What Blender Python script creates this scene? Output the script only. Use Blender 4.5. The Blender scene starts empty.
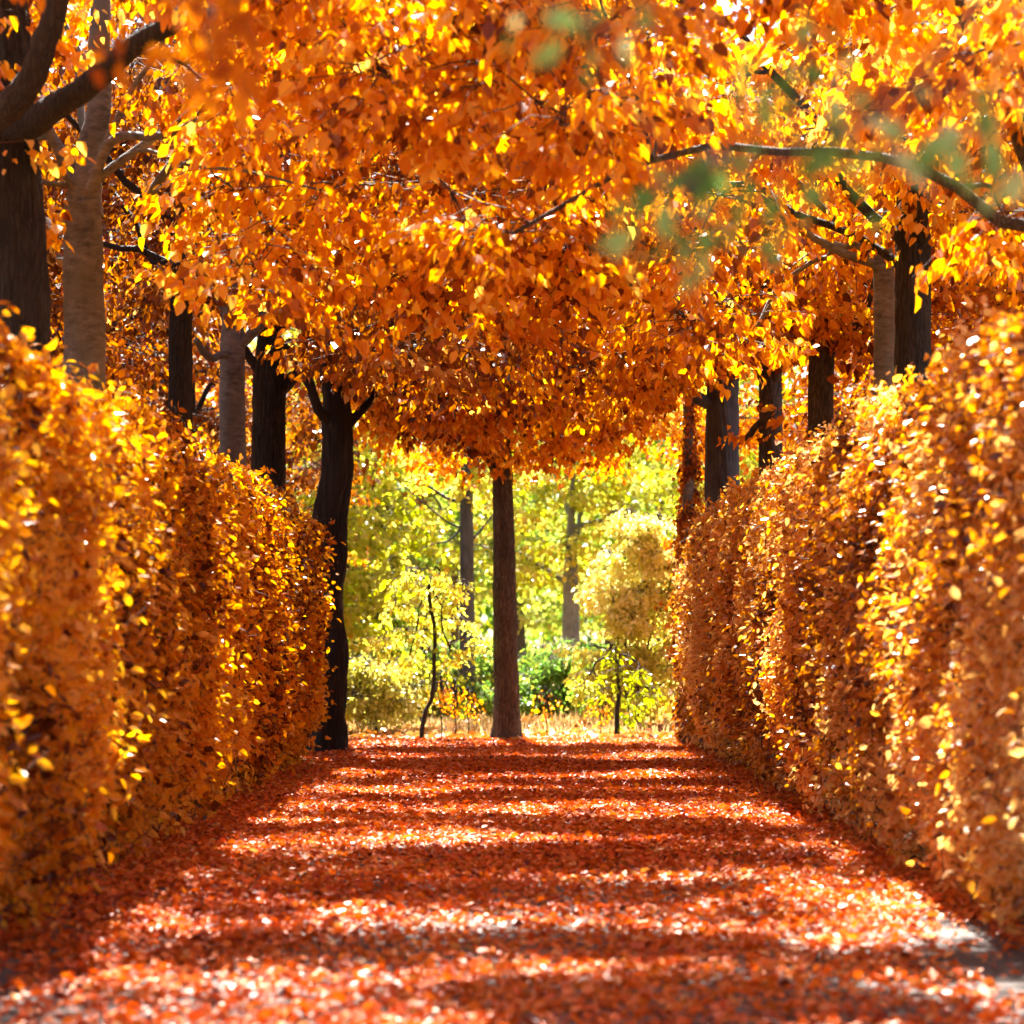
import bpy, math, random
import numpy as np

R = np.random.default_rng(7)
random.seed(7)
F = 2800.0           # focal length in pixels of a 1024 px frame
CAM_Z = 1.6
HOR = 640.0          # picture row of the horizon
SUN_EL, SUN_AZ = 52, 6   # azimuth: degrees from straight ahead, towards the left

scene = bpy.context.scene
col = scene.collection

def P(px, py, D):
    """point at distance D that a picture position looks towards"""
    return np.array([(px - 512) / F * D, D, CAM_Z + (HOR - py) / F * D])

# ------------------------------------------------------------------ materials
def new_mat(name):
    m = bpy.data.materials.new(name)
    m.use_nodes = True
    nt = m.node_tree
    nt.nodes.clear()
    return m, nt, nt.nodes, nt.links

def ramp(nodes, stops, interp='LINEAR'):
    r = nodes.new('ShaderNodeValToRGB')
    cr = r.color_ramp
    cr.interpolation = interp
    while len(cr.elements) < len(stops):
        cr.elements.new(0.5)
    for e, (p, c) in zip(cr.elements, stops):
        e.position = p
        e.color = (*c, 1)
    return r

ALB = (.88, .78, .60)
def leaf_mat(name, stops, trans=0.52, tboost=1.1, rough=0.33, spec=0.5, tsat=1.12, alb=ALB):
    stops = [(p, tuple(a_ * k for a_, k in zip(alb, c_))) for p, c_ in stops]
    m, nt, N, L = new_mat(name)
    out = N.new('ShaderNodeOutputMaterial')
    at = N.new('ShaderNodeAttribute'); at.attribute_name = 'tone'
    rp = ramp(N, stops)
    L.new(at.outputs['Fac'], rp.inputs['Fac'])
    pb = N.new('ShaderNodeBsdfPrincipled')
    pb.inputs['Roughness'].default_value = rough
    pb.inputs['Specular IOR Level'].default_value = spec
    L.new(rp.outputs['Color'], pb.inputs['Base Color'])
    hs = N.new('ShaderNodeHueSaturation')
    hs.inputs['Value'].default_value = tboost
    hs.inputs['Saturation'].default_value = tsat
    L.new(rp.outputs['Color'], hs.inputs['Color'])
    tr = N.new('ShaderNodeBsdfTranslucent')
    L.new(hs.outputs['Color'], tr.inputs['Color'])
    mx = N.new('ShaderNodeMixShader'); mx.inputs['Fac'].default_value = trans
    L.new(pb.outputs['BSDF'], mx.inputs[1]); L.new(tr.outputs['BSDF'], mx.inputs[2])
    L.new(mx.outputs['Shader'], out.inputs['Surface'])
    return m

def bark_mat(name, dark, light, scale=6.0, stretch=0.12, bump=0.6, dist=0.03, moss=None):
    dark, light = [tuple(.62 * k for k in c_) for c_ in (dark, light)]
    m, nt, N, L = new_mat(name)
    out = N.new('ShaderNodeOutputMaterial')
    tc = N.new('ShaderNodeTexCoord')
    mp = N.new('ShaderNodeMapping'); mp.inputs['Scale'].default_value = (1, 1, stretch)
    L.new(tc.outputs['Object'], mp.inputs['Vector'])
    n1 = N.new('ShaderNodeTexNoise'); n1.inputs['Scale'].default_value = scale * 4
    n1.inputs['Detail'].default_value = 9; n1.inputs['Roughness'].default_value = 0.75
    L.new(mp.outputs['Vector'], n1.inputs['Vector'])
    n2 = N.new('ShaderNodeTexNoise'); n2.inputs['Scale'].default_value = 2.2
    n2.inputs['Detail'].default_value = 5
    L.new(tc.outputs['Object'], n2.inputs['Vector'])
    mxv = N.new('ShaderNodeMath'); mxv.operation = 'MULTIPLY_ADD'
    mxv.inputs[1].default_value = 0.6
    L.new(n1.outputs['Fac'], mxv.inputs[0])
    ml = N.new('ShaderNodeMath'); ml.operation = 'MULTIPLY'; ml.inputs[1].default_value = 0.4
    L.new(n2.outputs['Fac'], ml.inputs[0]); L.new(ml.outputs[0], mxv.inputs[2])
    st = [(0.36, dark), (0.62, light)]
    rp = ramp(N, st)
    L.new(mxv.outputs[0], rp.inputs['Fac'])
    src = rp.outputs['Color']
    hgt = n1.outputs['Fac']
    if stretch < .2:
        mp2 = N.new('ShaderNodeMapping'); mp2.inputs['Scale'].default_value = (1, 1, .22)
        L.new(tc.outputs['Object'], mp2.inputs['Vector'])
        wob = N.new('ShaderNodeMix'); wob.data_type = 'RGBA'; wob.inputs['Factor'].default_value = .06
        L.new(mp2.outputs['Vector'], wob.inputs['A']); L.new(n2.outputs['Color'], wob.inputs['B'])
        vo = N.new('ShaderNodeTexVoronoi'); vo.feature = 'DISTANCE_TO_EDGE'; vo.inputs['Scale'].default_value = 30
        L.new(wob.outputs['Result'], vo.inputs['Vector'])
        rv = ramp(N, [(0.0, (.5, .5, .5)), (.2, (1, 1, 1))])
        L.new(vo.outputs['Distance'], rv.inputs['Fac'])
        mm = N.new('ShaderNodeMix'); mm.data_type = 'RGBA'; mm.blend_type = 'MULTIPLY'; mm.inputs['Factor'].default_value = 1
        L.new(src, mm.inputs['A']); L.new(rv.outputs['Color'], mm.inputs['B']); src = mm.outputs['Result']
        ad = N.new('ShaderNodeMath'); ad.operation = 'ADD'
        L.new(rv.outputs['Color'], ad.inputs[0]); L.new(n1.outputs['Fac'], ad.inputs[1]); hgt = ad.outputs[0]
    if moss:
        n3 = N.new('ShaderNodeTexNoise'); n3.inputs['Scale'].default_value = 1.3; n3.inputs['Detail'].default_value = 8
        L.new(tc.outputs['Object'], n3.inputs['Vector'])
        r3 = ramp(N, [(0.5, (0, 0, 0)), (0.62, (1, 1, 1))])
        L.new(n3.outputs['Fac'], r3.inputs['Fac'])
        mc = N.new('ShaderNodeMix'); mc.data_type = 'RGBA'
        L.new(r3.outputs['Color'], mc.inputs['Factor'])
        L.new(src, mc.inputs['A']); mc.inputs['B'].default_value = (*moss, 1)
        src = mc.outputs['Result']
    pb = N.new('ShaderNodeBsdfPrincipled'); pb.inputs['Roughness'].default_value = 0.8
    L.new(src, pb.inputs['Base Color'])
    bp = N.new('ShaderNodeBump'); bp.inputs['Strength'].default_value = bump; bp.inputs['Distance'].default_value = dist
    L.new(hgt, bp.inputs['Height']); L.new(bp.outputs['Normal'], pb.inputs['Normal'])
    L.new(pb.outputs['BSDF'], out.inputs['Surface'])
    return m

def ground_mat(name, stops, s1=3.0, s2=40.0, bump=0.5, rough=0.85):
    m, nt, N, L = new_mat(name)
    out = N.new('ShaderNodeOutputMaterial')
    tc = N.new('ShaderNodeTexCoord')
    n1 = N.new('ShaderNodeTexNoise'); n1.inputs['Scale'].default_value = s1; n1.inputs['Detail'].default_value = 8
    n1.inputs['Roughness'].default_value = 0.6
    n2 = N.new('ShaderNodeTexNoise'); n2.inputs['Scale'].default_value = s2; n2.inputs['Detail'].default_value = 6
    n2.inputs['Roughness'].default_value = 0.7
    for n in (n1, n2): L.new(tc.outputs['Object'], n.inputs['Vector'])
    ma = N.new('ShaderNodeMath'); ma.operation = 'MULTIPLY_ADD'; ma.inputs[1].default_value = 0.45
    mb = N.new('ShaderNodeMath'); mb.operation = 'MULTIPLY'; mb.inputs[1].default_value = 0.55
    L.new(n2.outputs['Fac'], mb.inputs[0]); L.new(n1.outputs['Fac'], ma.inputs[0]); L.new(mb.outputs[0], ma.inputs[2])
    rp = ramp(N, stops); L.new(ma.outputs[0], rp.inputs['Fac'])
    pb = N.new('ShaderNodeBsdfPrincipled'); pb.inputs['Roughness'].default_value = rough
    L.new(rp.outputs['Color'], pb.inputs['Base Color'])
    bp = N.new('ShaderNodeBump'); bp.inputs['Strength'].default_value = bump; bp.inputs['Distance'].default_value = 0.02
    L.new(n2.outputs['Fac'], bp.inputs['Height']); L.new(bp.outputs['Normal'], pb.inputs['Normal'])
    L.new(pb.outputs['BSDF'], out.inputs['Surface'])
    return m

M = {}
M['golden'] = leaf_mat('leaf_golden', [(0, (.20, .06, .012)), (.3, (.74, .30, .015)), (.7, (.92, .52, .03)), (1, (.95, .76, .25))])
M['orange'] = leaf_mat('leaf_orange', [(0, (.14, .04, .01)), (.32, (.62, .21, .012)), (.75, (.86, .39, .02)), (1, (.92, .64, .14))])
M['russet'] = leaf_mat('leaf_russet', [(0, (.07, .022, .01)), (.4, (.36, .10, .012)), (.8, (.68, .24, .02)), (1, (.80, .46, .10))])
M['brown'] = leaf_mat('leaf_brown', [(0, (.07, .03, .015)), (.45, (.26, .09, .02)), (.8, (.5, .2, .04)), (1, (.62, .42, .2))])
M['green_spray'] = leaf_mat('leaf_green', [(0, (.16, .34, .10)), (.5, (.36, .60, .22)), (1, (.7, .88, .6))], rough=.6, spec=.15)
M['bough_orange'] = leaf_mat('leaf_bough_orange', [(0, (.35, .09, .01)), (.5, (.62, .20, .014)), (1, (.80, .32, .02))], rough=.6, spec=.15)
M['yellow'] = leaf_mat('leaf_yellow', [(0, (.40, .44, .04)), (.35, (.76, .72, .07)), (.7, (.90, .84, .20)), (1, (.92, .66, .10))], trans=.6, alb=(.68, .73, .85))
M['lime'] = leaf_mat('leaf_lime', [(0, (.18, .34, .05)), (.4, (.50, .64, .08)), (.75, (.80, .82, .18)), (1, (.90, .80, .18))], trans=.6, alb=(.68, .73, .85))
M['pale'] = leaf_mat('leaf_pale', [(0, (.42, .44, .10)), (.5, (.82, .80, .28)), (1, (.92, .90, .60))], trans=.55, alb=(.92, .86, .62))
M['green'] = leaf_mat('leaf_dark_green', [(0, (.10, .24, .07)), (.5, (.24, .46, .12)), (1, (.50, .56, .14))], trans=.55)
M['hedge_l'] = leaf_mat('hedge_leaf_golden', [(0, (.12, .035, .01)), (.28, (.58, .20, .012)), (.6, (.86, .43, .025)), (1, (.95, .64, .16))], trans=.5, rough=.32, spec=.4)
M['hedge_r'] = leaf_mat('hedge_leaf_copper', [(0, (.14, .04, .012)), (.28, (.54, .20, .02)), (.62, (.84, .43, .08)), (1, (.95, .72, .36))], trans=.46, rough=.3, spec=.9)  # pale upper tones put the sun's highlights into the leaf colour
M['litter'] = leaf_mat('litter_leaf', [(0, (.20, .025, .008)), (.35, (.72, .12, .012)), (.75, (.90, .26, .03)), (1, (.90, .52, .24))], trans=.2, rough=.5, spec=.4)
M['litter_far'] = leaf_mat('far_litter_leaf', [(0, (.35, .10, .02)), (.5, (.68, .30, .06)), (1, (.85, .62, .30))], trans=.15)
M['grass'] = leaf_mat('dry_grass', [(0, (.45, .34, .14)), (.5, (.70, .56, .28)), (1, (.85, .75, .45))], trans=.35, alb=(1, 1, 1))
M['bark_dark'] = bark_mat('bark_ridged_dark', (.006, .006, .006), (.07, .068, .064), 6, .12, 1.0, .05)
M['bark_black'] = bark_mat('bark_black', (.006, .005, .005), (.030, .024, .022), 4, .25, 1.0, .06)
M['bark_grey'] = bark_mat('bark_smooth_grey', (.045, .047, .046), (.30, .30, .29), 2.2, 2.6, .8, .02, moss=(.085, .09, .07))
M['bark_mid'] = bark_mat('bark_brown_grey', (.05, .045, .04), (.27, .25, .22), 6, .14, 1.0, .04)
M['bark_skylit'] = bark_mat('bark_skylit_grey', (.10, .12, .15), (.40, .46, .52), 4, .3, .6, .02)  # blue of the skylight put into the bark colour
M['bark_skylit_dark'] = bark_mat('bark_skylit_dark', (.03, .04, .055), (.14, .18, .24), 4, .3, .6, .02)  # darker bark, its blue tint standing in for skylight
M['twig'] = bark_mat('twig_bark', (.04, .022, .014), (.18, .10, .06), 12, .3, .2, .004)
M['soil'] = ground_mat('soil_leafy', [(.3, (.06, .022, .008)), (.5, (.22, .075, .02)), (.7, (.38, .20, .08))], 1.5, 30)
M['dirt'] = ground_mat('path_dirt', [(.32, (.035, .027, .024)), (.5, (.09, .07, .062)), (.68, (.16, .13, .115))], 1.2, 60, .6)

# ------------------------------------------------------------------ mesh helpers
class MB:
    """collects points and faces of one mesh, quads and triangles, with a tone value per point"""
    def __init__(s): s.v = []; s.q = []; s.t = []; s.qm = []; s.tone = []; s.n = 0
    def add(s, v, q, mat=0, tone=None):
        v = np.asarray(v, np.float32).reshape(-1, 3)
        q = np.asarray(q, np.int32).reshape(-1, 4)
        s.v.append(v); s.q.append(q + s.n); s.qm.append(np.full(len(q), mat, np.int32))
        s.tone.append(np.full(len(v), .5, np.float32) if tone is None else np.asarray(tone, np.float32))
        s.n += len(v)
    def build(s, name, mats, parent=None, origin=(0, 0, 0), smooth=False):
        v = np.concatenate(s.v) - np.array(origin, np.float32); q = np.concatenate(s.q); qm = np.concatenate(s.qm)
        me = bpy.data.meshes.new(name)
        me.vertices.add(len(v)); me.vertices.foreach_set('co', v.ravel())
        me.loops.add(q.size); me.loops.foreach_set('vertex_index', q.ravel())
        me.polygons.add(len(q))
        me.polygons.foreach_set('loop_start', np.arange(0, q.size, 4, dtype=np.int32))
        me.polygons.foreach_set('material_index', qm)
        me.update(calc_edges=True)
        a = me.attributes.new('tone', 'FLOAT', 'POINT'); a.data.foreach_set('value', np.concatenate(s.tone))
        for m in (mats if isinstance(mats, (list, tuple)) else [mats]): me.materials.append(m)
        me.polygons.foreach_set('use_smooth', np.full(len(q), smooth, bool))
        o = bpy.data.objects.new(name, me); col.objects.link(o)
        if parent is not None:
            o.parent = parent
        else:
            o.location = origin
        return o

def norm(a): return a / np.maximum(np.linalg.norm(a, axis=-1, keepdims=True), 1e-9)

def add_leaves(mb, base, axis, nrm, length, width, tone, mat=0, fold=.18, curl=.12):
    n = len(base); A = norm(axis); S = norm(np.cross(A, nrm)); U = np.cross(S, A)
    L = length[:, None]; W = width[:, None]
    fo = (fold * (R.random((n, 1)) * 1.6 - .2)) ; cu = curl * (R.random((n, 1)) * 2 - .6)
    b = base
    r1 = b + A * L * .26 + S * W * .50 + U * W * fo
    r2 = b + A * L * .68 + S * W * .38 + U * (W * fo - L * cu * .4)
    t = b + A * L - U * L * cu
    l1 = b + A * L * .26 - S * W * .50 + U * W * fo
    l2 = b + A * L * .68 - S * W * .38 + U * (W * fo - L * cu * .4)
    v = np.stack([b, r1, r2, t, l2, l1], 1).reshape(-1, 3)
    i = (np.arange(n) * 6)[:, None]
    q = np.concatenate([i + np.array([[0, 1, 2, 3]]), i + np.array([[0, 3, 4, 5]])], 1).reshape(-1, 4)
    mb.add(v, q, mat, np.repeat(np.clip(tone, 0, 1), 6))

def add_twigs(mb, A, B, r0, r1, sag=.06, mat=0):
    """many thin bent four-sided twigs from A to B"""
    n = len(A)
    if n == 0: return
    d = B - A; ln = np.linalg.norm(d, axis=1, keepdims=True); d = norm(d)
    up = np.tile(np.array([[.13, .31, .94]]), (n, 1)); s = norm(np.cross(d, up)); u = np.cross(s, d)
    mid = (A + B) / 2 + np.array([[0, 0, 1]]) * ln * sag + R.normal(0, .06, (n, 3)) * ln
    rings = []
    for c, r in ((A, r0), (mid, (r0 + r1) / 2), (B, r1)):
        r = np.broadcast_to(np.asarray(r, float), (n,))[:, None]
        rings += [c + s * r, c + u * r, c - s * r, c - u * r]
    v = np.stack(rings, 1).reshape(-1, 3)
    i = (np.arange(n) * 12)[:, None]
    fs = []
    for k in (0, 4):
        for j in range(4):
            fs.append([k + j, k + (j + 1) % 4, k + 4 + (j + 1) % 4, k + 4 + j])
    q = (i[:, None] + np.array(fs)[None]).reshape(-1, 4) if False else (i.reshape(-1, 1, 1) + np.array(fs)[None]).reshape(-1, 4)
    mb.add(v, q, mat)

def add_tube(mb, pts, rad, sides=8, mat=0, lump=0.0, flare=None, ridge=0.0):
    pts = np.asarray(pts, float); rad = np.asarray(rad, float); n = len(pts)
    tg = norm(np.gradient(pts, axis=0))
    ref = np.array([1., 0, 0]) if abs(tg[0][0]) < .8 else np.array([0, 1., 0])
    ang = np.linspace(0, 2 * math.pi, sides, endpoint=False)
    ph = R.random(4) * 6.28
    V = []
    for i in range(n):
        s = norm(np.cross(tg[i], ref)); u = np.cross(s, tg[i])
        ref = np.cross(u, tg[i]) * 0 + ref
        k = i / max(n - 1, 1) * 9
        rr = rad[i] * (1 + lump * (np.sin(2 * ang + ph[0] + k * .7) * .6 + np.sin(3 * ang + ph[1] - k * .9) * .5 + np.sin(5 * ang + ph[2] + k * 1.3) * .35))
        if ridge:
            zz = pts[i][2]
            a1 = np.sin(13 * ang + 2.1 * np.sin(zz * 1.7 + ph[0]) + ph[1]); a2 = np.sin(21 * ang - 2.6 * np.sin(zz * 2.3 + ph[2]) + 4 * np.sin(ang * 2 + zz))
            rr = rr * (1 + ridge * (np.abs(a1) + .7 * np.abs(a2) + .5 * np.sin(zz * 9 + 5 * np.sin(ang * 3 + ph[3])) - .9))
        if flare is not None and flare[i] > 0:
            rr = rr * (1 + flare[i] * (.55 + .45 * np.sin(5 * ang + ph[3])))
        V.append(pts[i] + s * (np.cos(ang) * rr)[:, None] + u * (np.sin(ang) * rr)[:, None])
    V = np.concatenate(V)
    q = [[i * sides + j, i * sides + (j + 1) % sides, (i + 1) * sides + (j + 1) % sides, (i + 1) * sides + j] for i in range(n - 1) for j in range(sides)]
    mb.add(V, q, mat)
    # close the far end with a tiny fan of quads
    c = pts[-1] + tg[-1] * rad[-1] * .5
    e = np.vstack([V[-sides:], c])
    mb.add(e, [[j, (j + 1) % sides, (j + 2) % sides, sides] for j in range(0, sides, 2)], mat)

def smooth_path(ctrl, n, wob=0.0):
    """Catmull-Rom through control points, with some wander"""
    c = np.asarray(ctrl, float); c = np.vstack([2 * c[0] - c[1], c, 2 * c[-1] - c[-2]])
    out = []; segs = len(c) - 3
    for t in np.linspace(0, segs - 1e-6, n):
        k = int(t); f = t - k; p0, p1, p2, p3 = c[k:k + 4]
        out.append(.5 * ((2 * p1) + (-p0 + p2) * f + (2 * p0 - 5 * p1 + 4 * p2 - p3) * f * f + (-p0 + 3 * p1 - 3 * p2 + p3) * f ** 3))
    out = np.array(out)
    if wob:
        w = R.normal(0, 1, (n, 3)); w = (np.roll(w, 1, 0) + w + np.roll(w, -1, 0)) / 3; w[0] = 0; w[-1] *= .5
        out = out + w * wob
    return out

def empty(name, loc, label, cat, group=None):
    o = bpy.data.objects.new(name, None); o.empty_display_size = .3
    o.location = loc; col.objects.link(o); o['label'] = label; o['category'] = cat
    if group: o['group'] = group
    return o

def noise3(p, f, seed):
    """cheap smooth noise about -1..1"""
    r = np.random.default_rng(seed); out = 0
    for k in range(5):
        d = r.normal(0, 1, 3); out = out + np.sin(p @ d * f * (1 + .35 * k) + r.random() * 6.28)
    return out / 2.6

# ------------------------------------------------------------------ foliage
def sprays(mb, tips, dirs, leaf, per, spread, droop, matL=0, matT=1, tone0=.5, tonev=.22, twigs=True, seed=1, wl=.62):
    """each spray: a twig with `per` leaves hanging along it"""
    n = len(tips)
    ln = spread * (.7 + .6 * R.random(n))
    d = norm(dirs + R.normal(0, .25, (n, 3)))
    if twigs:
        add_twigs(mb, tips - d * ln[:, None] * .3, tips + d * ln[:, None] * .8, .006, .002, .03, matT)
    t = R.random((n, per)) * 1.1 - .2
    side = norm(np.cross(d, np.array([[0, 0, 1.]])))
    k = np.sign(R.random((n, per)) - .5)
    off = k * (R.random((n, per)) ** .8) * .42 * ln[:, None] * (1.1 - .6 * np.clip(t, 0, 1))
    base = tips[:, None] + d[:, None] * (t * ln[:, None])[..., None] + side[:, None] * off[..., None]
    base = base + R.normal(0, .035, base.shape) - np.array([0, 0, 1.]) * (np.abs(off) * .35 + R.random((n, per)) * .08)[..., None]
    ax = d[:, None] * (.55 * R.random((n, per)))[..., None] + side[:, None] * (k * (.25 + .5 * R.random((n, per))))[..., None]
    ax = ax + R.normal(0, .22, ax.shape) - np.array([0, 0, 1.]) * (droop * (.4 + R.random((n, per))))[..., None]
    nr = R.normal(0, .55, ax.shape) + np.array([0, -.25, .55])
    base = base.reshape(-1, 3); ax = ax.reshape(-1, 3); nr = nr.reshape(-1, 3); m = len(base)
    L = leaf * (.5 + .85 * R.random(m))
    tone = tone0 + .17 * np.repeat(R.normal(0, 1, n), per) + R.normal(0, tonev * .9, m) + .22 * noise3(base, 1.1, seed) - .5 * (R.random(m) < .12)
    add_leaves(mb, base, ax, nr, L, L * (wl - .1 + .25 * R.random(m)), tone, matL, .28, .28)

def clump_tips(clumps, per, seed):
    """positions of sprays inside flattened clumps; returns tips, outward directions and clump index"""
    c = np.array([k[:3] for k in clumps]); rx = np.array([k[3] for k in clumps]); rz = np.array([k[4] for k in clumps])
    n = len(c); u = R.normal(0, 1, (n, per, 3)); u = norm(u) * (R.random((n, per, 1)) ** .45)
    off = u * np.stack([rx, rx, rz], 1)[:, None]
    tips = c[:, None] + off
    dr = off * np.array([1, 1, .3]); dr[..., 2] -= .12
    return tips.reshape(-1, 3), norm(dr.reshape(-1, 3) + 1e-4), np.repeat(np.arange(n), per)

def make_tree(name, label, base, r, fork_z, clumps, leafm, barkm, lean=(0, 0), leaf=.11, per_clump=9, per=28,
              spread=.55, droop=.7, limbs=None, nlimb=5, tone0=.5, group=None, trunk_ctrl=None, cat='tree', seed=1,
              twig_r=.012, limb_r=None, flare=.5, sides=20, lump=.05, tonev=.2, bare=(), leader=None, tip_links=True):
    base = np.array([base[0], base[1], 0.])
    root = empty(name, base, label, cat, group)
    # trunk
    mb = MB(); given = trunk_ctrl is not None
    if trunk_ctrl is None:
        top = base + np.array([lean[0], lean[1], fork_z])
        trunk_ctrl = [base - [0, 0, .15], base + np.array([lean[0] * .3, lean[1] * .3, fork_z * .4]), top]
    lead = 2.8 if (sides >= 10 and not (limbs and given) and clumps) else 0
    if lead:      # the trunk goes on up through the crown, thinning
        tp = np.array(trunk_ctrl[-1]); trunk_ctrl = list(trunk_ctrl) + [tp + [R.normal(0, .12), R.normal(0, .12), lead * .5], tp + [R.normal(0, .3), R.normal(0, .3), lead]]
    n = max(8, int((trunk_ctrl[-1][2]) / (.09 if sides > 16 else .22)))
    path = smooth_path(trunk_ctrl, n, r * .03)
    z = path[:, 2]
    rad = r * (1.06 - .26 * np.clip(z / max(fork_z, .1), 0, 1.2 if not lead else 1))
    if lead: rad = rad * (1 - .82 * np.clip((z - fork_z) / lead, 0, 1) ** .7)
    fl = flare * np.exp(-np.maximum(z, 0) / (.5 * r + .12))
    rg = 0 if sides < 16 else (.012 if barkm is M['bark_grey'] else .075)
    add_tube(mb, path, rad, 72 if rg else sides, 0, lump, fl, rg)
    mb.build('trunk', barkm, root, base, True)
    top = path[-1] if not lead else path[int(np.argmin(np.abs(z - fork_z)))]; fork_i = int(np.argmin(np.linalg.norm(path - top, axis=1))); lr = limb_r or r * .36
    # main limbs
    clumps = list(clumps); C = np.array([k[:3] for k in clumps]) if clumps else np.zeros((0, 3))
    limb_paths = []
    if limbs:
        for ctrl, r0, r1 in limbs:
            limb_paths.append((smooth_path(ctrl, 12 if len(ctrl) < 4 else 18, r0 * .22), r0, r1))
    if nlimb and len(C):
        pick = [int(R.integers(len(C)))]
        while len(pick) < min(nlimb, len(C)):
            dd = np.min(np.linalg.norm(C[:, None] - C[pick][None], axis=2), axis=1)
            pick.append(int(np.argmax(dd * (.6 + .8 * R.random(len(C))))))
        for k in pick:
            e = C[k]; h = np.linalg.norm((e - top)[:2])
            start = path[fork_i] if not lead else path[int(np.clip(fork_i + R.integers(-4, 9), 0, len(path) - 1))]
            mid = start + (e - start) * .45 + np.array([0, 0, .12 * h + .15])
            limb_paths.append((smooth_path([start, mid, e], 12, .05 * min(h, 2) + .02), lr * (.7 + .4 * R.random()), max(.015, lr * .14)))
    nodes = [path[fork_i:]] ; owner = [np.full(len(path) - fork_i, -1)]; nrad = [np.full(len(path) - fork_i, lr)]
    mbs = []
    for i, (p, r0, r1) in enumerate(limb_paths):
        m_ = MB(); t = np.linspace(0, 1, len(p)); rr = r0 + (r1 - r0) * t ** .8
        add_tube(m_, p, rr, 10, 0, .06); mbs.append(m_)
        nodes.append(p[2:]); owner.append(np.full(len(p) - 2, i)); nrad.append(rr[2:])
    nd = np.concatenate(nodes); ow = np.concatenate(owner); nr_ = np.concatenate(nrad)
    crown = MB()
    # a branch from the nearest limb point to every clump
    cl_nodes = []
    for k in range(len(C)):
        e = C[k]; d = np.linalg.norm(nd - e, axis=1) + .5 * np.maximum(0, nd[:, 2] - e[2])
        j = int(np.argmin(d)); s = nd[j]
        if d[j] < .12: cl_nodes.append(np.vstack([e, e, e])); continue
        h = np.linalg.norm(e - s)
        p = smooth_path([s, (s + e) / 2 + np.array([0, 0, .1 * h]) + R.normal(0, .06 * h, 3), e], 7, .03 * h)
        r0 = min(nr_[j] * .7, .012 + .012 * h)
        add_tube(mbs[ow[j]] if ow[j] >= 0 else crown, p, np.linspace(r0, .007, 7), 5, 0 if ow[j] >= 0 else 1)
        cl_nodes.append(p[2:])
        if len(nd) < 4000:
            nd = np.vstack([nd, p[2:]]); ow = np.append(ow, np.full(len(p) - 2, ow[j])); nr_ = np.append(nr_, np.linspace(r0, .007, 7)[2:])
    for m_ in mbs: m_.build('limb', barkm, root, base, True)
    if clumps:
        tips, dirs, ci = clump_tips(clumps, per_clump, seed)
        if tip_links:
            cn = np.array([c_[min(len(c_) - 1, len(c_) // 2 + 1)] for c_ in cl_nodes])
            ce = np.array([c_[-1] for c_ in cl_nodes])
            st = np.where((R.random(len(tips)) < .4)[:, None], cn[ci], ce[ci])
            add_twigs(crown, st, tips - dirs * .1, .008, .004, .05, 1)
        keep = np.ones(len(tips), bool)
        if len(bare): keep = ~np.isin(ci, bare)
        sprays(crown, tips[keep], dirs[keep], leaf, per, spread, droop, 0, 1, tone0, tonev, True, seed)
    if crown.n: crown.build('crown', [leafm, M['twig']], root, base, False)
    return root

_sx, _sy = -math.sin(math.radians(SUN_AZ)) / math.tan(math.radians(SUN_EL)), math.cos(math.radians(SUN_AZ)) / math.tan(math.radians(SUN_EL))
GAPS = [(12.6, 13.5), (14.5, 15.7), (16.4, 17.0), (17.9, 18.6), (20.9, 22.2), (24.8, 26.6), (28.6, 29.4), (31.6, 33.0), (37, 38.5), (42.0, 80)]
def in_gap(x, y, z):
    """openings in the crowns, through which the sun reaches the path in strips"""
    gx = x - _sx * z; gy = y - _sy * z
    gy += .5 * math.sin(gx * 1.7 + gy * .8)
    return -2.6 < gx < 2.6 and any(a < gy < b for a, b in GAPS)

def canopy_clumps(bx, by, n, seed, zlow=4.2, ztop=9.5, reach=3.4, out=2.2, dy=2.5, rx=.55, rz=.2, hole=None):
    """clumps of one row tree; the crown reaches over the path and leaves the trunk free below"""
    r = np.random.default_rng(seed); s = 1 if bx > 0 else -1; out_ = []; n = int(n * .75)
    zv = 1.6 + .2286 * (by + 2) + .9
    extra = 0
    for _ in range(400 if abs(bx) > 3 else 0):      # clumps added to the crown to shade the strips between the gaps
        if extra >= n * (.7 if by < 22 else .35): break
        x = bx - s * r.uniform(0, reach + .9); y = by + r.uniform(-dy, dy); z = r.uniform(4.6 + .12 * abs(x), 8.5)
        gx = x - _sx * z; gy = y - _sy * z + .5 * math.sin((x - _sx * z) * 1.7 + (y - _sy * z) * .8)
        if not -2.6 < gx < 2.6 or any(a - .35 < gy < b + .35 for a, b in GAPS): continue
        if (hole or px_hole([]))(x, y, z): continue
        out_.append((x, y, z, rx * .95, rz)); extra += 1
    tries = 0
    n += extra
    while len(out_) < n and tries < 20000:
        tries += 1
        x = bx - s * r.uniform(-out, reach + .9); y = by + r.uniform(-dy, dy)
        u = abs(x)
        lo = zlow + .55 * max(0, 1 - (u / 2.7) ** 2) + (.75 if u > 2.7 else 0) + .38 * math.sin(x * 1.9 + y * 1.3 + seed)
        if r.random() < .8: z = r.uniform(lo, max(lo + 1.2, min(zv, lo + 2.6)))
        else: z = r.uniform(lo, max(ztop, lo + 1))
        if (x - bx) ** 2 / 16 + (y - by) ** 2 / 12 + max(0, z - 6) ** 2 / 14 > 1.15: continue
        if (hole or px_hole([]))(x, y, z): continue
        if in_gap(x, y, z) and r.random() < .93: continue
        if noise3(np.array([x, y * .8, z * 1.6]), 1.15, 900) < -.42 + .1 * (y < 24): continue      # open pockets between the leaf layers
        k = .8 + .5 * r.random()
        out_.append((x, y, z, rx * k, rz * k))
    return out_

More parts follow.
